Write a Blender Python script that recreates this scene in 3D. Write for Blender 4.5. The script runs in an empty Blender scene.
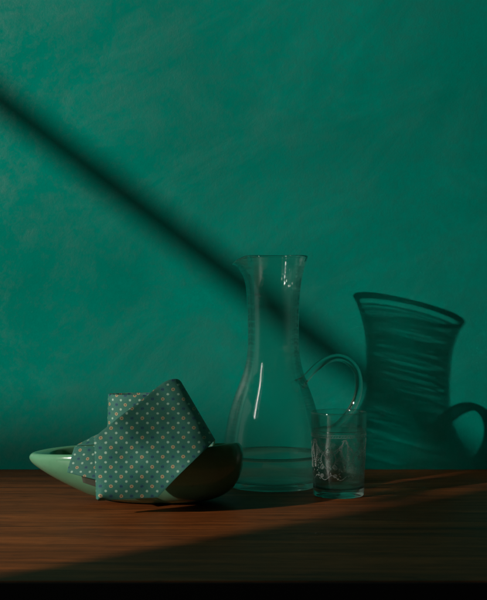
import bpy, bmesh, math, random
from mathutils import Vector, noise

random.seed(4)
S = bpy.context.scene
COL = S.collection
PI = math.pi

# ------------------------------------------------------------------ camera
CAM_H = 0.197            # camera height above the table top (m)
F = 1250.0               # focal length in pixels of the 487x600 photograph
HOR = 290.0              # row of the horizon
cam_d = bpy.data.cameras.new('camera')
cam = bpy.data.objects.new('camera', cam_d); COL.objects.link(cam)
cam.location = (0, 0, CAM_H); cam.rotation_euler = (PI/2, 0, 0)
cam_d.sensor_fit = 'VERTICAL'; cam_d.sensor_height = 24; cam_d.sensor_width = 24
cam_d.lens = 24*F/600.0
cam_d.shift_y = -(300-HOR)/600.0
cam_d.clip_start = 0.02; cam_d.clip_end = 50
cam_d.dof.use_dof = True; cam_d.dof.focus_distance = 1.20; cam_d.dof.aperture_fstop = 11
S.camera = cam

def P(px, py, d):
    """point of the place seen at pixel (px, py) of the photograph, d metres into the scene"""
    return Vector(((px-243.5)*d/F, d, CAM_H-(py-HOR)*d/F))

# ------------------------------------------------------------------ world, lamps, exposure
w = bpy.data.worlds.new('World'); S.world = w; w.use_nodes = True
w.node_tree.nodes['Background'].inputs[0].default_value = (0.30, 0.62, 0.50, 1)
w.node_tree.nodes['Background'].inputs[1].default_value = 0.006

LAMP = Vector((-2.67, -0.74, 1.20))
TARGET = Vector((0.03, 1.25, 0.20))
def area(name, loc, aim, size, watts, color, shape='DISK', size_y=None):
    l = bpy.data.lights.new(name, 'AREA'); l.shape = shape; l.size = size
    if size_y: l.size_y = size_y
    l.energy = watts; l.color = color
    o = bpy.data.objects.new(name, l); COL.objects.link(o)
    o.location = loc
    o.rotation_euler = (Vector(aim)-Vector(loc)).to_track_quat('-Z', 'Y').to_euler()
    return o
key = area('key_lamp', LAMP, TARGET, 0.036, 97, (1.0, 0.95, 0.86))
fill = area('overhead_fill_lamp', (-0.35, 0.80, 1.50), (0.0, 1.25, 0.1), 0.7, 0.20, (0.55, 1.0, 0.40))
side = area('side_fill_lamp', (-1.7, 0.95, 0.35), (0.0, 1.2, 0.15), 0.7, 0.6, (0.8, 1.0, 0.9), 'RECTANGLE', 1.0)

highlight = area('tall_highlight_lamp', (-1.58, 0.02, 1.15), (0.0, 1.26, 0.08), 0.12, 3.7, (1.0, 0.97, 0.92), 'RECTANGLE', 0.8)  # added lamp that gives the jug its long highlight

S.view_settings.view_transform = 'Standard'; S.view_settings.look = 'None'
S.view_settings.exposure = 0; S.view_settings.gamma = 1; S.view_settings.use_curve_mapping = False
S.render.engine = 'CYCLES'
cy = S.cycles
cy.max_bounces = 20; cy.transmission_bounces = 18; cy.transparent_max_bounces = 24
cy.glossy_bounces = 8; cy.diffuse_bounces = 4
cy.caustics_reflective = True; cy.caustics_refractive = True
cy.sample_clamp_indirect = 3.0
cy.use_denoising = True

# ------------------------------------------------------------------ helpers
def tag(o, label=None, cat=None, kind=None, group=None):
    if label: o['label'] = label
    if cat: o['category'] = cat
    if kind: o['kind'] = kind
    if group: o['group'] = group
    return o

def mesh_obj(name, verts, faces, mat=None, parent=None, smooth=True, uvs=None):
    me = bpy.data.meshes.new(name)
    me.from_pydata([tuple(v) for v in verts], [], faces)
    if uvs is not None:
        l = me.uv_layers.new(name='UVMap')
        for lp in me.loops: l.data[lp.index].uv = uvs[lp.vertex_index]
    bm = bmesh.new(); bm.from_mesh(me)
    bmesh.ops.recalc_face_normals(bm, faces=bm.faces); bm.to_mesh(me); bm.free()
    if smooth:
        for p in me.polygons: p.use_smooth = True
    if mat: me.materials.append(mat)
    o = bpy.data.objects.new(name, me); COL.objects.link(o)
    if parent: o.parent = parent; o.matrix_parent_inverse = parent.matrix_world.inverted()
    return o

def empty(name, loc):
    o = bpy.data.objects.new(name, None); COL.objects.link(o)
    o.location = loc; o.empty_display_size = 0.02
    bpy.context.view_layer.update()
    return o

def spline(pts, n):
    """Catmull-Rom through pts (tuples or vectors) -> n samples per span"""
    pts = [Vector(p) for p in pts]
    ext = [pts[0]*2-pts[1]] + pts + [pts[-1]*2-pts[-2]]
    out = []
    for i in range(1, len(ext)-2):
        p0, p1, p2, p3 = ext[i-1:i+3]
        for k in range(n):
            t = k/n
            out.append(0.5*((2*p1)+(p2-p0)*t+(2*p0-5*p1+4*p2-p3)*t*t+(3*p1-p0-3*p2+p3)*t**3))
    out.append(pts[-1])
    return out

def lathe(profile, c, seg=96, deform=None):
    """closed profile [(r, z)...] turned about the z axis through c; r = 0 ends become poles"""
    verts, rows = [], []
    for (r, z) in profile:
        if r < 1e-6:
            rows.append([len(verts)]); verts.append(Vector((c[0], c[1], c[2]+z)))
        else:
            row = []
            for k in range(seg):
                a = 2*PI*k/seg
                p = Vector((r*math.cos(a), r*math.sin(a), z))
                if deform: p = deform(p, a)
                row.append(len(verts)); verts.append(Vector(c)+p)
            rows.append(row)
    faces = []
    for a, b in zip(rows[:-1], rows[1:]):
        for k in range(seg):
            k2 = (k+1) % seg
            if len(a) == 1 and len(b) == 1: continue
            if len(a) == 1: faces.append((a[0], b[k], b[k2]))
            elif len(b) == 1: faces.append((a[k], b[0], a[k2]))
            else: faces.append((a[k], b[k], b[k2], a[k2]))
    return verts, faces

def tube(pts, radii, seg=20, flat=1.0, caps=True):
    verts, faces = [], []
    n = len(pts)
    up = Vector((0, 1, 0))
    for i, p in enumerate(pts):
        t = (pts[min(i+1, n-1)]-pts[max(i-1, 0)]).normalized()
        u = up - t*up.dot(t)
        if u.length < 1e-4: u = Vector((1, 0, 0))
        u.normalize(); v = t.cross(u)
        r = radii[i] if isinstance(radii, (list, tuple)) else radii
        for k in range(seg):
            a = 2*PI*k/seg
            verts.append(p + u*(r*flat*math.cos(a)) + v*(r*math.sin(a)))
    for i in range(n-1):
        for k in range(seg):
            k2 = (k+1) % seg
            faces.append((i*seg+k, i*seg+k2, (i+1)*seg+k2, (i+1)*seg+k))
    if caps:
        faces.append(tuple(range(seg))[::-1]); faces.append(tuple((n-1)*seg+k for k in range(seg)))
    return verts, faces

class NT:
    def __init__(self, name):
        self.m = bpy.data.materials.new(name); self.m.use_nodes = True
        self.t = self.m.node_tree; self.t.nodes.clear()
        self.out = self.t.nodes.new('ShaderNodeOutputMaterial')
    def n(self, kind, props=None, **inp):
        nd = self.t.nodes.new(kind)
        for k, v in (props or {}).items(): setattr(nd, k, v)
        for k, v in inp.items(): self.set(nd, k.replace('_', ' '), v)
        return nd
    def set(self, nd, key, v):
        s = nd.inputs[int(key[1:])] if key[0] == 'i' and key[1:].isdigit() else nd.inputs[key]
        if isinstance(v, bpy.types.NodeSocket): self.t.links.new(v, s)
        elif isinstance(v, bpy.types.Node): self.t.links.new(v.outputs[0], s)
        else: s.default_value = v
    def math(self, op, a, b=0.0, c=None, clamp=False):
        nd = self.n('ShaderNodeMath', {'operation': op, 'use_clamp': clamp}, i0=a, i1=b)
        if c is not None: self.set(nd, 'i2', c)
        return nd.outputs[0]
    def mix(self, f, a, b):
        nd = self.n('ShaderNodeMix', {'data_type': 'RGBA'})
        self.set(nd, 'i0', f); self.set(nd, 'i6', a); self.set(nd, 'i7', b)
        return nd.outputs[2]
    def ramp(self, f, stops):
        nd = self.n('ShaderNodeValToRGB', None, Fac=f)
        e = nd.color_ramp.elements
        while len(e) < len(stops): e.new(0.5)
        for el, (p, c) in zip(e, stops):
            el.position = p; el.color = c if len(c) == 4 else (*c, 1)
        return nd.outputs[0]
    def noise(self, vec, scale, detail=4, rough=0.5, dist=0.0):
        nd = self.n('ShaderNodeTexNoise', None, Vector=vec, Scale=scale, Detail=detail, Roughness=rough, Distortion=dist)
        return nd.outputs['Fac']
    def mapping(self, vec, scale=(1, 1, 1), rot=(0, 0, 0), loc=(0, 0, 0)):
        nd = self.n('ShaderNodeMapping', None, Vector=vec)
        nd.inputs['Scale'].default_value = scale; nd.inputs['Rotation'].default_value = rot; nd.inputs['Location'].default_value = loc
        return nd.outputs[0]
    def geo(self): return self.n('ShaderNodeNewGeometry').outputs['Position']
    def bump(self, h, strength, dist):
        return self.n('ShaderNodeBump', None, Height=h, Strength=strength, Distance=dist).outputs[0]
    def finish(self, sh):
        self.t.links.new(sh.outputs[0] if isinstance(sh, bpy.types.Node) else sh, self.out.inputs[0]); return self.m

# ------------------------------------------------------------------ materials
def mat_wall():
    t = NT('green_plaster'); pos = t.geo()
    big = t.noise(pos, 3.6, 5, 0.55, 0.5)
    strokes = t.noise(t.mapping(t.mapping(pos, (1, 1, 1), (0, 0.75, 0)), (3.0, 1, 6)), 1.9, 8, 0.68, 0.9)
    mott = t.noise(pos, 9, 9, 0.76, 0.5)
    fine = t.noise(pos, 150, 6, 0.75)
    grain = t.noise(pos, 620, 3, 0.6)
    c = t.ramp(big, [(0.3, (0.0, 0.205, 0.150)), (0.52, (0.0, 0.255, 0.190)), (0.72, (0.0, 0.300, 0.225))])
    c = t.mix(t.math('MULTIPLY', t.math('SUBTRACT', strokes, 0.50, clamp=True), 2.0, clamp=True), c, (0.004, 0.32, 0.245, 1))
    c = t.mix(t.math('MULTIPLY_ADD', mott, 2.4, -0.95, clamp=True), c, (0.0, 0.205, 0.155, 1))
    c = t.mix(t.math('MULTIPLY', t.math('MULTIPLY_ADD', fine, 3.0, -1.0, clamp=True), 0.30), c, (0.0, 0.150, 0.110, 1))
    rough = t.math('MULTIPLY_ADD', strokes, 0.20, 0.26)
    h = t.math('ADD', t.math('MULTIPLY', fine, 0.45), t.math('ADD', t.math('MULTIPLY', strokes, 0.5), t.math('MULTIPLY', grain, 0.22)))
    b = t.n('ShaderNodeBsdfPrincipled', None, Base_Color=c, Roughness=rough, Normal=t.bump(h, 0.38, 0.0013))
    t.set(b, 'Specular IOR Level', t.math('MULTIPLY_ADD', t.math('ADD', t.math('MULTIPLY', strokes, 0.32), t.math('ADD', t.math('MULTIPLY', mott, 0.42), t.math('MULTIPLY', fine, 0.26))), 7.5, -3.40, clamp=True))
    return t.finish(b)

def mat_wood():
    t = NT('dark_walnut'); pos = t.geo()
    warp = t.noise(t.mapping(pos, (1.2, 9, 9)), 3.0, 3, 0.5)
    m = t.mapping(pos, (0.9, 30, 30))
    wv = t.n('ShaderNodeVectorMath', {'operation': 'ADD'}, i0=m, i1=t.n('ShaderNodeCombineXYZ', None, i0=0.0, i1=t.math('MULTIPLY', warp, 3.0), i2=0.0).outputs[0]).outputs[0]
    bands = t.noise(wv, 1.6, 5, 0.62)
    fib = t.noise(t.mapping(pos, (6, 300, 300)), 1.0, 5, 0.65)
    fine_b = t.noise(t.mapping(wv, (1.5, 5, 5)), 1.6, 4, 0.6)
    pores = t.noise(t.mapping(pos, (45, 900, 900)), 1.0, 2, 0.5)
    bb = t.math('ADD', t.math('MULTIPLY', bands, 0.62), t.math('MULTIPLY', fine_b, 0.38))
    c = t.ramp(bb, [(0.34, (0.050, 0.012, 0.003)), (0.45, (0.175, 0.044, 0.009)), (0.55, (0.300, 0.077, 0.016)), (0.68, (0.430, 0.118, 0.026))])
    c = t.mix(t.math('MULTIPLY', t.math('SUBTRACT', fib, 0.40, clamp=True), 3.2, clamp=True), c, (0.060, 0.020, 0.007, 1))
    c = t.mix(t.math('MULTIPLY', t.math('SUBTRACT', pores, 0.56, clamp=True), 5.0, clamp=True), c, (0.02, 0.008, 0.004, 1))
    rough = t.math('ADD', 0.36, t.math('MULTIPLY', fib, 0.25))
    b = t.n('ShaderNodeBsdfPrincipled', None, Base_Color=c, Roughness=rough,
            Normal=t.bump(t.math('ADD', fib, t.math('MULTIPLY', pores, -0.6)), 0.25, 0.0004))
    b.inputs['Specular IOR Level'].default_value = 0.11
    return t.finish(b)

def mat_glass(name, tint, lo, hi, ior=1.48, bend=1.25, bands=False, thin=True, base=None):
    """thick clear glass: mirror share by Fresnel, the rest bent or, in bands placed to put light streaks in its cast shadow, let straight through"""
    t = NT(name); pos = t.geo()
    rf = t.n('ShaderNodeBsdfRefraction', None, Color=(*tint, 1), IOR=bend, Roughness=0.0)
    gl = t.n('ShaderNodeBsdfAnisotropic', None, Color=(1, 1, 1, 1), Roughness=0.04)
    # a thin wall mirrors by the angle outside it on both of its faces
    back = t.n('ShaderNodeNewGeometry').outputs['Backfacing']
    fr = t.n('ShaderNodeFresnel', None, IOR=t.math('MULTIPLY_ADD', back, 1/ior-ior, ior) if thin else ior)
    fac = lo
    if base is not None:
        z = t.n('ShaderNodeSeparateXYZ', None, Vector=pos).outputs[2]
        fac = t.math('MULTIPLY_ADD', t.math('GREATER_THAN', z, 0.0098), lo-base, base)
    if bands:
        n = t.noise(t.mapping(pos, (4, 4, 230), (0, 0.04, 0)), 1.0, 6, 0.72, 0.3)
        k = t.math('MULTIPLY_ADD', n, 9.0, -4.1, clamp=True)
        z = t.n('ShaderNodeSeparateXYZ', None, Vector=pos).outputs[2]
        k = t.math('MULTIPLY', k, t.math('MULTIPLY_ADD', z, 8.0, 0.15, clamp=True))
        strip = t.math('MULTIPLY', t.math('GREATER_THAN', z, 0.2215), t.math('LESS_THAN', z, 0.2245))
        k = t.math('MULTIPLY', t.math('MAXIMUM', k, strip), t.math('LESS_THAN', z, 0.2262))
        fac = t.math('MULTIPLY_ADD', k, hi-lo, lo)
        face = t.n('ShaderNodeLayerWeight', None, Blend=0.5).outputs['Facing']
        edge = t.math('MULTIPLY_ADD', face, 3.0, -1.5, clamp=True)
        fac = t.math('ADD', t.math('MULTIPLY', fac, t.math('SUBTRACT', 1.0, edge)), t.math('MULTIPLY', edge, 0.66))
        fac = t.math('MULTIPLY', fac, t.math('MULTIPLY_ADD', t.math('LESS_THAN', z, 0.2262), 0.65, 0.35))
    tr = t.n('ShaderNodeBsdfTransparent', None, Color=(*tint, 1))
    mx = t.n('ShaderNodeMixShader', None, i0=fac, i1=rf, i2=tr)
    return t.finish(t.n('ShaderNodeMixShader', None, i0=fr.outputs[0], i1=mx, i2=gl))

def mat_celadon():
    t = NT('celadon_glaze'); pos = t.geo()
    n = t.noise(pos, 22, 4, 0.55, 0.5); sp = t.noise(pos, 260, 3, 0.6)
    c = t.ramp(n, [(0.3, (0.105, 0.310, 0.165)), (0.7, (0.165, 0.400, 0.230))])
    c = t.mix(t.math('MULTIPLY', t.math('SUBTRACT', sp, 0.62, clamp=True), 2.0, clamp=True), c, (0.07, 0.10, 0.05, 1))
    b = t.n('ShaderNodeBsdfPrincipled', None, Base_Color=c, Roughness=0.16, Normal=t.bump(n, 0.15, 0.002))
    b.inputs['Coat Weight'].default_value = 0.2; b.inputs['Coat Roughness'].default_value = 0.10
    return t.finish(b)

def mat_tie():
    t = NT('printed_silk')
    uv = t.n('ShaderNodeUVMap').outputs[0]
    jit = t.n('ShaderNodeTexNoise', None, Vector=uv, Scale=5.0, Detail=1.0).outputs['Color']
    uvj = t.n('ShaderNodeVectorMath', {'operation': 'MULTIPLY_ADD'}, i0=jit, i1=(0.07, 0.07, 0), i2=uv).outputs[0]
    s = t.n('ShaderNodeSeparateXYZ', None, Vector=uvj)
    u, v = s.outputs[0], s.outputs[1]
    fu, fv = t.math('FRACT', u), t.math('FRACT', v)
    cu, cv = t.math('SUBTRACT', fu, 0.5), t.math('SUBTRACT', fv, 0.5)
    rc = t.math('SQRT', t.math('ADD', t.math('MULTIPLY', cu, cu), t.math('MULTIPLY', cv, cv)))
    ku, kv = t.math('SUBTRACT', 0.5, t.math('ABSOLUTE', cu)), t.math('SUBTRACT', 0.5, t.math('ABSOLUTE', cv))
    rk = t.math('SQRT', t.math('ADD', t.math('MULTIPLY', ku, ku), t.math('MULTIPLY', kv, kv)))
    par = t.math('FLOORED_MODULO', t.math('ADD', t.math('FLOOR', u), t.math('FLOOR', v)), 2.0)
    ang = t.math('ARCTAN2', cv, cu)
    petal = t.math('MULTIPLY', t.math('COSINE', t.math('MULTIPLY', ang, 8.0)), 0.012)
    rr = t.math('ADD', rc, petal)
    def disc(r, rad, soft=0.035): return t.math('MULTIPLY_ADD', t.math('SUBTRACT', rad, r), 1/soft, 0.5, clamp=True)
    weave = t.math('MULTIPLY_ADD', t.noise(t.mapping(t.mapping(uv, (1, 1, 1), (0, 0, 0.78)), (9, 26, 1)), 1.0, 4, 0.7), 2.4, -0.7, clamp=True)
    base = t.mix(weave, (0.012, 0.105, 0.075, 1), (0.075, 0.265, 0.185, 1))
    hue = t.n('ShaderNodeTexNoise', None, Vector=uv, Scale=9.0, Detail=3.0).outputs['Fac']
    base = t.mix(t.math('MULTIPLY_ADD', hue, 3.0, -1.2, clamp=True), base, t.mix(0.5, base, (0.020, 0.165, 0.165, 1)))
    dot = t.mix(disc(rk, 0.118, 0.07), base, (0.36, 0.56, 0.44, 1))
    ring_o = t.math('SUBTRACT', disc(rr, 0.170, .05), disc(rr, 0.090, .05), clamp=True)
    co = t.mix(disc(rr, 0.085, .05), dot, (0.20, 0.12, 0.085, 1)); co = t.mix(ring_o, co, (0.50, 0.37, 0.20, 1))
    cb = t.mix(t.math('MULTIPLY', disc(rr, 0.20, .18), 0.75), dot, (0.030, 0.125, 0.180, 1))
    two = t.math('MULTIPLY', disc(rr, 0.125, .06), t.math('MULTIPLY_ADD', t.math('ABSOLUTE', cu), 30.0, -0.3, clamp=True))
    cb = t.mix(two, cb, (0.014, 0.035, 0.085, 1))
    c = t.mix(par, co, cb)
    twill = t.math('SINE', t.math('MULTIPLY', t.math('ADD', u, v), 120.0))
    h = t.math('ADD', weave, t.math('MULTIPLY', twill, 0.25))
    b = t.n('ShaderNodeBsdfPrincipled', None, Base_Color=c, Roughness=0.55, Normal=t.bump(h, 0.35, 0.0003))
    b.inputs['Sheen Weight'].default_value = 0.04; b.inputs['Specular IOR Level'].default_value = 0.25
    return t.finish(b)

def mat_flat(name, col, rough=0.7):
    t = NT(name); n = t.noise(t.geo(), 60, 3)
    c = t.mix(n, (*[x*0.8 for x in col], 1), (*col, 1))
    return t.finish(t.n('ShaderNodeBsdfPrincipled', None, Base_Color=c, Roughness=rough))

def mat_frost():
    t = NT('etched_glass')
    d = t.n('ShaderNodeBsdfDiffuse', None, Color=(0.6, 0.66, 0.62, 1))
    l = t.n('ShaderNodeBsdfTranslucent', None, Color=(0.6, 0.66, 0.62, 1))
    dl = t.n('ShaderNodeMixShader', None, i0=0.5, i1=d, i2=l)
    tr = t.n('ShaderNodeBsdfTransparent', None, Color=(1, 1, 1, 1))
    n = t.noise(t.geo(), 900, 2)
    return t.finish(t.n('ShaderNodeMixShader', None, i0=t.math('MULTIPLY_ADD', n, 0.4, 0.48), i1=dl, i2=tr))

M_wall, M_wood, M_cel, M_tie, M_frost = mat_wall(), mat_wood(), mat_celadon(), mat_tie(), mat_frost()
M_jug = mat_glass('jug_glass', (0.975, 0.99, 0.98), 0.38, 0.97, 1.50, 1.24, True)
M_handle = mat_glass('handle_glass', (0.965, 0.985, 0.975), 0.25, 0.25, 1.48, 1.42, thin=False)
M_tum = mat_glass('tumbler_glass', (0.975, 0.99, 0.98), 0.74, 0.74, 1.48, 1.40, base=0.2)
M_water = mat_glass('water', (0.98, 1, 0.99), 0.60, 0.60, 1.33, 1.20)
M_lining = mat_flat('tie_lining', (0.045, 0.045, 0.022))
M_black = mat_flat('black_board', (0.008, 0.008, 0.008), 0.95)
M_bar = mat_flat('dark_wood_bar', (0.03, 0.022, 0.018))

# ------------------------------------------------------------------ setting: wall and table
WALL_Y = 1.376
def grid_box(name, x0, x1, y0, y1, z0, z1, mat, bev):
    bm = bmesh.new()
    bmesh.ops.create_cube(bm, size=1)
    for v in bm.verts:
        v.co = Vector(((x0+x1)/2+v.co.x*(x1-x0), (y0+y1)/2+v.co.y*(y1-y0), (z0+z1)/2+v.co.z*(z1-z0)))
    bmesh.ops.bevel(bm, geom=bm.edges[:], offset=bev, segments=4, profile=0.5, affect='EDGES')
    me = bpy.data.meshes.new(name); bm.to_mesh(me); bm.free()
    for p in me.polygons: p.use_smooth = True
    me.materials.append(mat)
    o = bpy.data.objects.new(name, me); COL.objects.link(o)
    return o
tag(grid_box('wall', -1.6, 1.6, WALL_Y, WALL_Y+0.10, -0.75, 1.5, M_wall, 0.002), kind='structure')
tag(grid_box('table_top', -1.1, 1.1, 0.846, WALL_Y-0.002, -0.060, 0.0, M_wood, 0.0012), 'dark walnut table top under the jug and bowl', 'table')

tb = bpy.data.objects['table_top']
bpy.context.view_layer.update()
eb = grid_box('shade_strip', -1.099, 1.099, 0.8435, 0.8462, -0.0595, -0.0008, M_black, 0.0005)  # black strip standing for the shade on the table's front face
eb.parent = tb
# ------------------------------------------------------------------ things outside the frame that cast the slanting shadows
def hit(p, k): return LAMP + (Vector(p)-LAMP)*k
# bar: its shadow crosses the wall from upper left to lower right
a = P(-200, -52, WALL_Y); b = P(640, 586, WALL_Y)
ra, rb = hit(a, 0.53), hit(b, 0.53)
v, f = tube([ra, rb], 0.0080, 24)
tag(mesh_obj('wooden_bar', v, f, M_bar), 'dark slanting bar outside the frame whose shadow crosses the green wall', 'bar')
# low rail added near the lamp to dim the foot of the wall softly
a = Vector((-0.9, WALL_Y, 0.030)); b = Vector((0.02, WALL_Y, 0.0))
v, f = tube([hit(a, 0.27), hit(b, 0.27)], 0.0095, 24)
tag(mesh_obj('shade_rail', v, f, M_bar), 'dark level rail added outside the frame to softly shade the foot of the wall', 'rail')
# board: shades the near right corner of the table
def on_table(px, py):
    d = F*CAM_H/(py-HOR); return Vector(((px-243.5)*d/F, d, 0))
A, B = on_table(0, 575), on_table(487, 487.5)
dr = (B-A).normalized()
corners = [A-dr*0.45, B+dr*0.35, Vector((1.5, 1.2, 0)), Vector((0.9, 0.1, 0)), Vector((-0.3, 0.1, 0))]
nrm = (TARGET-LAMP).normalized(); c0 = LAMP+nrm*1.95
vs = []
for c in corners:
    r = c-LAMP; k = (c0-LAMP).dot(nrm)/r.dot(nrm); vs.append(LAMP+r*k)
n = len(vs)
vs2 = vs+[p-nrm*0.006 for p in vs]
fs = [tuple(range(n)), tuple(range(2*n-1, n-1, -1))]+[(i, (i+1) % n, (i+1) % n+n, i+n) for i in range(n)]
tag(mesh_obj('black_board', vs2, fs, M_black, smooth=False), 'black board outside the frame that shades the front of the table', 'board')

# ------------------------------------------------------------------ glass jug
JD = 1.264; JX = (273.3-243.5)*JD/F
jug = tag(empty('glass_jug', (JX, JD, 0)), 'tall clear glass water jug with loop handle behind the tumbler', 'jug')
prof_px = [(257, 34.6), (262, 32.9), (270, 30.6), (285, 27.8), (300, 26.4), (320, 25.6), (338, 25.5), (350, 25.9), (362, 27.6), (374, 30.8),
           (387, 35.6), (400, 40.4), (418, 45.6), (437, 49.2), (455, 50.6), (468, 50.0), (478, 48.2), (485, 45.4)]
sc = JD/F
ZB = 290+F*CAM_H/JD
outer = [(r*sc, (ZB-y)*sc) for y, r in prof_px]
outer = [(p.x, p.y) for p in spline([(r, z, 0) for r, z in outer], 5)]
def inner_r(r, z): return r - (0.0019 if z > 0.02 else 0.0024)
inner = []
for i, (r, z) in enumerate(outer):
    if z < 0.0085: continue
    inner.append((inner_r(r, z), z))
zt = outer[0][1]
rim = [(outer[0][0]-0.0019, zt+0.0004), (outer[0][0]-0.0013, zt+0.0011), (outer[0][0]-0.0004, zt+0.0010)]
bottom_out = [(0.0428, 0.0016), (0.0390, 0.0004), (0.0365, 0.0000), (0.0335, 0.0006), (0.027, 0.0022), (0.014, 0.0032), (0.0, 0.0035)]
inner_bottom = [(0.0400, 0.0065), (0.036, 0.0058), (0.028, 0.0064), (0.014, 0.0078), (0.0, 0.0082)]
prof = list(rim) + outer + bottom_out
prof_in = [(rim[0][0], rim[0][1])] + inner[1:] + inner_bottom
profile = prof_in[::-1] + prof[1:]
def spout(p, a):
    # lip drawn out and down on the left side
    da = abs((a-PI+PI) % (2*PI)-PI)
    z = p.z
    hz = max(0.0, min(1.0, (z-(zt-0.034))/0.034)); hz = hz*hz*(3-2*hz)
    k = math.exp(-(da/0.36)**2)
    rad = Vector((p.x, p.y, 0)); r = rad.length
    if r > 1e-6:
        rad.normalize()
        side_pinch = math.exp(-((da-0.62)/0.26)**2)
        p = p + rad*(0.0078*k*hz**2.2) - rad*(0.0016*side_pinch*hz)
        lip = max(0.0, min(1.0, (z-(zt-0.012))/0.012))
        p = p + Vector((0, 0, -0.0085*k*lip**2 - 0.0003*math.sin(3*a)*hz))
    return p
v, f = lathe(profile, (JX, JD, 0), 144, spout)
mesh_obj('body', v, f, M_jug, jug)
# handle
hp = [(299, 385), (306, 378), (315, 368.5), (326, 360.5), (338, 357.5), (349, 361.5), (356.5, 371), (359, 384), (357, 397), (351.5, 409), (343, 420), (333, 429), (321, 434)]
pts = spline([P(x, y, JD) for x, y in hp], 8)
nn = len(pts); rad = []
for i in range(nn):
    t_ = i/(nn-1)
    rad.append(0.0038 + 0.0030*math.exp(-(t_/0.05)**2) + 0.0038*math.exp(-((1-t_)/0.06)**2))
v, f = tube(pts, rad, 28, 1.25)
mesh_obj('handle', v, f, M_handle, jug)
# water in the jug
ZW = 0.0292
wp = [(r+0.0002, z) for r, z in inner[::-1] if 0.0075 < z < ZW]
last = wp[-1][0]
water_prof = [(0, 0.0080), (0.014, 0.0076), (0.028, 0.0062), (0.036, 0.0056), (0.0402, 0.0063)] + wp + \
             [(last, ZW+0.0034), (last-0.0006, ZW+0.0018), (last-0.0022, ZW+0.0006), (last-0.004, ZW), (last*0.5, ZW), (0, ZW)]
v, f = lathe(water_prof, (JX, JD, 0), 144)
mesh_obj('water', v, f, M_water, jug)

# ------------------------------------------------------------------ tumbler
TD = 1.201; TX = (338.6-243.5)*TD/F
tum = tag(empty('drinking_glass', (TX, TD, 0)), 'small clear drinking glass of water with etched garlands', 'glass')
H = 0.0805
def ro(z): return 0.0243 + (0.0271-0.0243)*(z/H)
o = [(0.0228, 0.0), (0.0238, 0.0005), (0.0243, 0.0018)] + [(ro(z*H), z*H) for z in (.06, .12, .25, .4, .55, .7, .85, .97)] + [(ro(H)+0.0001, H-0.0006), (ro(H)-0.0004, H)]
i_ = [(ro(H)-0.0010, H), (ro(H)-0.0015, H-0.0008)] + [(ro(z*H)-0.0016, z*H) for z in (.97, .85, .7, .55, .4, .25, .15)] + [(0.0222, 0.0094), (0.0205, 0.0078), (0.016, 0.0072), (0.0, 0.0070)]
prof = [(0, 0.0016), (0.014, 0.0013), (0.0205, 0.0004)] + o + i_
v, f = lathe(prof, (TX, TD, 0), 128)
mesh_obj('body', v, f, M_tum, tum)
ZT = 0.0622
def ri(z): return ro(z)-0.0016+0.0002
wprof = [(0, 0.0068), (0.016, 0.0070), (0.0207, 0.0077), (0.0224, 0.0093)] + [(ri(z), z) for z in (0.0121, .02, .03, .04, .05, .058, ZT-.0003)] + \
        [(ri(ZT), ZT+0.0008), (ri(ZT)-0.0006, ZT+0.0004), (ri(ZT)-0.0018, ZT), (ri(ZT)*0.5, ZT), (0, ZT)]
v, f = lathe(wprof, (TX, TD, 0), 128)
mesh_obj('water', v, f, M_water, tum)

# etched ornament: fine raised lines wrapped on the outside of the tumbler
EV, EF = [], []
def on_glass(s, z, lift=0.00006):
    r = ro(z)+lift; a = s/0.0258 - PI/2
    return Vector((TX+r*math.cos(a), TD+r*math.sin(a), z))
def etch(pts2, wdt):
    """pts2: (arc length, height) in metres; a ribbon wdt wide lying on the glass"""
    base = len(EV); n = len(pts2)
    for i, (s, z) in enumerate(pts2):
        s0, z0 = pts2[max(i-1, 0)]; s1, z1 = pts2[min(i+1, n-1)]
        L = math.hypot(s1-s0, z1-z0) or 1; nx, nz = -(z1-z0)/L, (s1-s0)/L
        ww = wdt*(0.5+0.5*math.sin(PI*(i+0.5)/n)) if n < 12 else wdt
        for q, lf in ((-1, 0.00004), (1, 0.00004), (1, 0.00014), (-1, 0.00014)):
            EV.append(on_glass(s+nx*ww/2*q, z+nz*ww/2*q, lf))
    for i in range(n-1):
        for q in range(4):
            q2 = (q+1) % 4; EF.append((base+i*4+q, base+i*4+q2, base+(i+1)*4+q2, base+(i+1)*4+q))
    EF.append((base, base+1, base+2, base+3)); EF.append(tuple(base+(n-1)*4+q for q in (3, 2, 1, 0)))
def leaf(s, z, ang, L, wd):
    etch([(s+math.cos(ang)*L*t/5, z+math.sin(ang)*L*t/5) for t in range(6)], wd)
CIRC = 2*PI*0.0258
NS = 5; stp = CIRC/NS
for zz, ww in ((0.0600, 0.0003), (0.0575, 0.0005)):
    etch([(CIRC*k/96, zz) for k in range(97)], ww)
for k in range(64): leaf(CIRC*k/64, 0.0580, 0.9, 0.0018, 0.0004)
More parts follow.
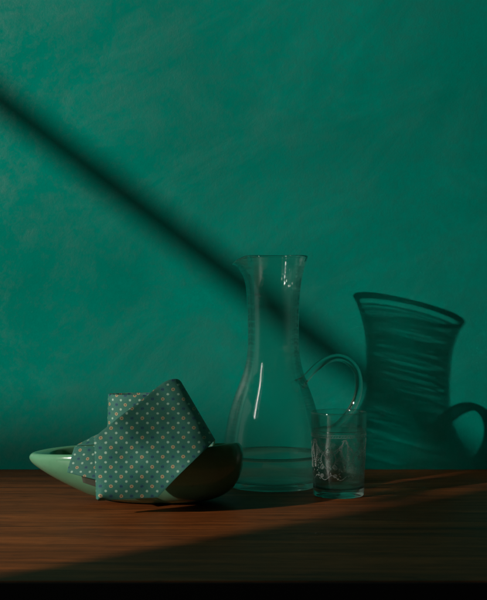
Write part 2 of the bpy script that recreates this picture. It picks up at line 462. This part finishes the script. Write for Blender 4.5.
for j in range(NS):
    s0 = j*stp + 0.004
    for dep, ww in ((0.0135, 0.0006), (0.0165, 0.00035)):
        etch([(s0+stp*k/24, 0.0560-dep*math.sin(PI*k/24)**0.8) for k in range(25)], ww)
    for k in range(1, 24):
        s = s0+stp*k/24; z = 0.0560-0.0148*math.sin(PI*k/24)**0.8
        leaf(s, z, random.uniform(-2.6, -0.6), random.uniform(.0016, .003), .0007)
    for sg in (-1, 1):      # hanging ribbons between the swags
        etch([(s0+sg*(0.0012+0.0016*math.sin(k/3.0)), 0.0560-k*0.0019) for k in range(15)], 0.0006)
        for k in range(14):
            leaf(s0+sg*(0.0012+0.0016*math.sin(k/3.0)), 0.0550-k*0.0019, -PI/2+sg*random.uniform(.5, 1.3), .0022, .0007)
    sc_ = s0+stp/2      # flower bouquet under each swag
    for k in range(9): leaf(sc_, 0.0385, 2*PI*k/9, 0.0034, 0.0011)
    for k in range(5): leaf(sc_+random.uniform(-.003, .003), 0.032-k*.0018, random.uniform(-2.4, -.7), .0030, .0009)
    etch([(sc_+0.0075*math.sin(PI*k/10), 0.048-0.0022*k) for k in range(11)], 0.0005)
    etch([(sc_-0.0075*math.sin(PI*k/10), 0.048-0.0022*k) for k in range(11)], 0.0005)
    for sg in (-1, 1):      # scrolls and sprigs filling the field
        for (oz, rr_, tw) in ((0.0505, 0.0022, 1), (0.0300, 0.0026, -1), (0.0215, 0.0020, 1)):
            cx_ = sc_+sg*(0.0052 if oz > .04 else 0.0068)
            etch([(cx_+sg*rr_*(1-k/22)*math.cos(tw*k*0.62), oz+rr_*(1-k/22)*math.sin(tw*k*0.62)) for k in range(20)], 0.0004)
        for k in range(12):
            leaf(sc_+sg*(0.0115+0.001*math.sin(k)), 0.046-k*0.0024, -PI/2+sg*((-1)**k)*0.9, 0.0022, 0.0005)
    etch([(s0+stp*k/24, 0.0200+0.0022*math.sin(2*PI*k/12)) for k in range(25)], 0.0004)
    for sg in (-1, 1):
        for k in range(9): leaf(sc_+sg*0.0075*math.sin(PI*k/10), 0.048-0.0022*k, -PI/2+sg*0.8, 0.0026, 0.0007)
mesh_obj('etched_garland', EV, EF, M_frost, tum, smooth=False)

# ------------------------------------------------------------------ celadon bowl
BD = 1.166; bs = BD/F
BX = (163-243.5)*bs
bowl = tag(empty('celadon_bowl', (BX, BD, 0)), 'pale green glazed boat shaped bowl holding the rolled necktie', 'bowl')
AL, AR, BB = (163-29.5)*bs, (243.5-163)*bs, 0.049
#        s (scale), zL, zR, zF  (height above the table at the left tip, the round right end and the long sides)
out_p = [(0.00, .0030, .0030, .0030), (0.20, .0026, .0026, .0026), (0.28, .0000, .0000, .0000), (0.35, .0004, .0004, .0005),
         (0.46, .0035, .0010, .0022), (0.56, .0070, .0022, .0046), (0.65, .0122, .0038, .0075), (0.75, .0185, .0065, .0118), (0.85, .0255, .0115, .0175), (0.93, .0320, .0190, .0245),
         (0.98, .0370, .0280, .0320), (1.00, .0410, .0370, .0395), (0.996, .0440, .0430, .0445), (0.975, .0462, .0482, .0478), (0.945, .0465, .0508, .0482)]
in_p = [(0.925, .0455, .0500, .0472), (0.915, .0425, .0465, .0440), (0.910, .0380, .0400, .0370), (0.87, .0315, .0290, .0280), (0.75, .0235, .0180, .0180), (0.55, .0150, .0100, .0100),
        (0.35, .0085, .0075, .0075), (0.0, .0065, .0065, .0065)]
bp = out_p+in_p
bp = [tuple(q) for q in spline([Vector((a_, b_, c_)) for a_, b_, c_, d_ in bp], 3)], [q.x for q in spline([Vector((d_, 0, 0)) for a_, b_, c_, d_ in bp], 3)]
SEG = 120; V, Fc, rows = [], [], []
for (s, zl, zr), zf in zip(*bp):
    s = max(s, 0)
    if s < 1e-5:
        rows.append([len(V)]); V.append(Vector((BX, BD, zf))); continue
    row = []
    for k in range(SEG):
        a = 2*PI*k/SEG; c, sn = math.cos(a), math.sin(a)
        if c >= 0:
            x = AR*s*abs(c)**0.84; y = BB*s*math.copysign(abs(sn)**0.90, sn); wz = c**0.7
            z = zf*(1-wz)+zr*wz
        else:
            x = -AL*s*abs(c)**1.08
            if len(rows) > 43: x *= 1-0.085*abs(c)**6      # the tip is solid clay
            y = BB*s*math.copysign(abs(sn)**(1+0.22*abs(c)*s), sn); wz = abs(c)**2.2
            z = zf*(1-wz)+zl*wz
        wob = 1+0.02*math.sin(2*a+0.6)*s
        row.append(len(V)); V.append(Vector((BX+x, BD+y*wob, z+0.0012*math.sin(3*a+1)*s*s*(z/0.05)+0.0105*max(0, c)*max(0, -sn+0.25)*(z/0.05)**2)))
    rows.append(row)
for ra_, rb_ in zip(rows[:-1], rows[1:]):
    for k in range(SEG):
        k2 = (k+1) % SEG
        if len(ra_) == 1 and len(rb_) > 1: Fc.append((ra_[0], rb_[k], rb_[k2]))
        elif len(rb_) == 1 and len(ra_) > 1: Fc.append((ra_[k], rb_[0], ra_[k2]))
        elif len(ra_) > 1: Fc.append((ra_[k], rb_[k], rb_[k2], ra_[k2]))
bo = mesh_obj('glazed_shell', V, Fc, M_cel, bowl)

# ------------------------------------------------------------------ rolled necktie
tie = tag(empty('rolled_necktie', (P(150, 440, 1.17).x, 1.17, 0.012)), 'green rolled necktie with small dots and rings lying in the bowl', 'necktie')
CELL = 10.3
def sheet(name, rows_, uvr, mat, thick=0.0016):
    """rows_: equal length rows of points; a cloth sheet with thickness and soft edges"""
    V, U, Fq = [], [], []
    n, m = len(rows_), len(rows_[0])
    for r, ur in zip(rows_, uvr):
        for p, q in zip(r, ur): V.append(p); U.append(q)
    for i in range(n-1):
        for j in range(m-1):
            Fq.append((i*m+j, (i+1)*m+j, (i+1)*m+j+1, i*m+j+1))
    ob = mesh_obj(name, V, Fq, mat, tie, uvs=U)
    so = ob.modifiers.new('solid', 'SOLIDIFY'); so.thickness = thick; so.offset = 0
    be = ob.modifiers.new('bevel', 'BEVEL'); be.width = thick*0.35; be.segments = 2; be.limit_method = 'ANGLE'; be.angle_limit = 1.0
    return ob
# wide blade: from its pointed tip over the rim up to the turn at the top, then round to the back.
# columns j: across the blade (0 = upper left edge, 1 = lower right edge), rows i: along it.
tip = Vector((97, 500, 1.088))
Ledge = spline([(94.5, 437, 1.078), (118, 418.5, 1.091), (140, 401.5, 1.129), (156, 388.5, 1.162), (165, 382.2, 1.175), (173, 379.6, 1.185), (178.5, 380.3, 1.194), (182, 385, 1.201), (184, 393, 1.208), (183, 403, 1.213), (179, 413, 1.215)], 6)
Redge = spline([(158, 497, 1.084), (172, 482, 1.076), (186, 468.5, 1.076), (198, 457, 1.087), (206, 449, 1.103), (211.5, 443.5, 1.120), (214, 440.5, 1.137), (214.5, 441, 1.153), (213, 446, 1.168), (208, 452, 1.180), (200, 458, 1.188)], 6)
W = 30
R_, U_ = [], []
# tip triangle first: rows shrink toward the corner
NTIP = 14
for i in range(NTIP):
    t_ = 0.02+0.98*i/NTIP
    a_, b_ = tip.lerp(Ledge[0], t_), tip.lerp(Redge[0], t_)
    R_.append([a_.lerp(b_, j/W) for j in range(W+1)])
for a_, b_ in zip(Ledge, Redge):
    R_.append([a_.lerp(b_, j/W) for j in range(W+1)])
rows3, uvs3 = [], []
arc = 0; turn = NTIP+36
for i, r in enumerate(R_):
    row, ur = [], []
    for j, q in enumerate(r):
        t = j/W
        x, y, d = q.x, q.y, q.z
        bow = 4*t*(1-t)
        d -= 0.0045*bow                         # the blade bellies toward the viewer
        wv = noise.noise(Vector((x*0.03, y*0.03, 3)))
        d += 0.0009*wv + 0.0005*math.sin((x*0.6+y*0.8)*0.16)*min(1, (i/NTIP))*(1-abs(2*t-1)**3)
        row.append(P(x, y, d))
        ux, uy = (x-97)/CELL, (499-y)/(CELL*0.93)
        if i > turn:                            # past the turn the print runs on
            ux += (i-turn)*0.55; uy += (i-turn)*0.35
        ur.append((ux+0.1, uy+0.1))
    rows3.append(row); uvs3.append(ur)
sheet('wide_blade', rows3, uvs3, M_tie)
# folded hem line along the two edges of the tip
# coil: the rest of the tie standing on edge in the bowl behind the blade
cxy = P(137.5, 394, 1.190)
rows3, uvs3 = [], []
N = 190; arc = 0; prev = None
for i in range(N+1):
    th = -0.15 + i/N*2*PI*2.6
    r = 0.0285 - 0.0030*th/(2*PI) + 0.0006*math.sin(3*th)
    x, y = cxy.x + r*math.cos(PI*0.0+th), cxy.y + r*0.5*math.sin(th)
    if prev: arc += math.hypot(x-prev[0], y-prev[1])
    prev = (x, y)
    row, ur = [], []
    for j in range(9):
        t = j/8
        lean = (1-t)*0.002*math.cos(th)
        row.append(Vector((x+lean, y, 0.0185+0.0800*t-0.0022*abs(math.sin(th*0.5))*0.2)))
        ur.append((arc/0.0088, t*0.080/0.0088+0.43))
    rows3.append(row); uvs3.append(ur)
sheet('coiled_band', rows3, uvs3, M_tie, 0.0018)
# narrow tail: comes from the coil over the rim of the bowl and hangs down on the left
tl = spline([(74.8, 446.6, 1.1095), (73.6, 450, 1.1075), (70.5, 460, 1.1055), (67.2, 472.5, 1.1045)], 6)
tr = spline([(102, 446.0, 1.1095), (102, 451, 1.1070), (102, 464, 1.1030), (102, 481.5, 1.1000)], 6)
fold = [[P(*(Vector((76.5, 445.6, 1.114)).lerp(Vector((104, 444.5, 1.114)), j/8).lerp(Vector((92, 437.5, 1.128)).lerp(Vector((112, 428, 1.134)), j/8), i/5))) for j in range(9)] for i in range(6)]
sheet('tail_fold', fold, [[(j*0.42+0.3, i*0.34+0.2) for j in range(9)] for i in range(6)], M_tie)
rows3, uvs3 = [], []
for i, (a_, b_) in enumerate(zip(tl, tr)):
    row, ur = [], []
    for j in range(17):
        q = a_.lerp(b_, j/16); row.append(P(q.x, q.y, q.z-0.0012*math.sin(PI*j/16)))
        ur.append(((q.x-60)*1.15/CELL + (q.y-440)*0.20/CELL, q.y*1.2/CELL))
    rows3.append(row); uvs3.append(ur)
sheet('narrow_tail', rows3, uvs3, M_tie)
# lining seen under the tail
q4 = [(81, 474, 1.1075), (104, 480, 1.1050), (104, 489.5, 1.1030), (83, 482.5, 1.1050)]
g = [[P(*(Vector(q4[0]).lerp(Vector(q4[1]), j/6).lerp(Vector(q4[3]).lerp(Vector(q4[2]), j/6), i/4))) for j in range(7)] for i in range(5)]
sheet('lining', g, [[(j*.1, i*.1) for j in range(7)] for i in range(5)], M_lining, 0.0008)
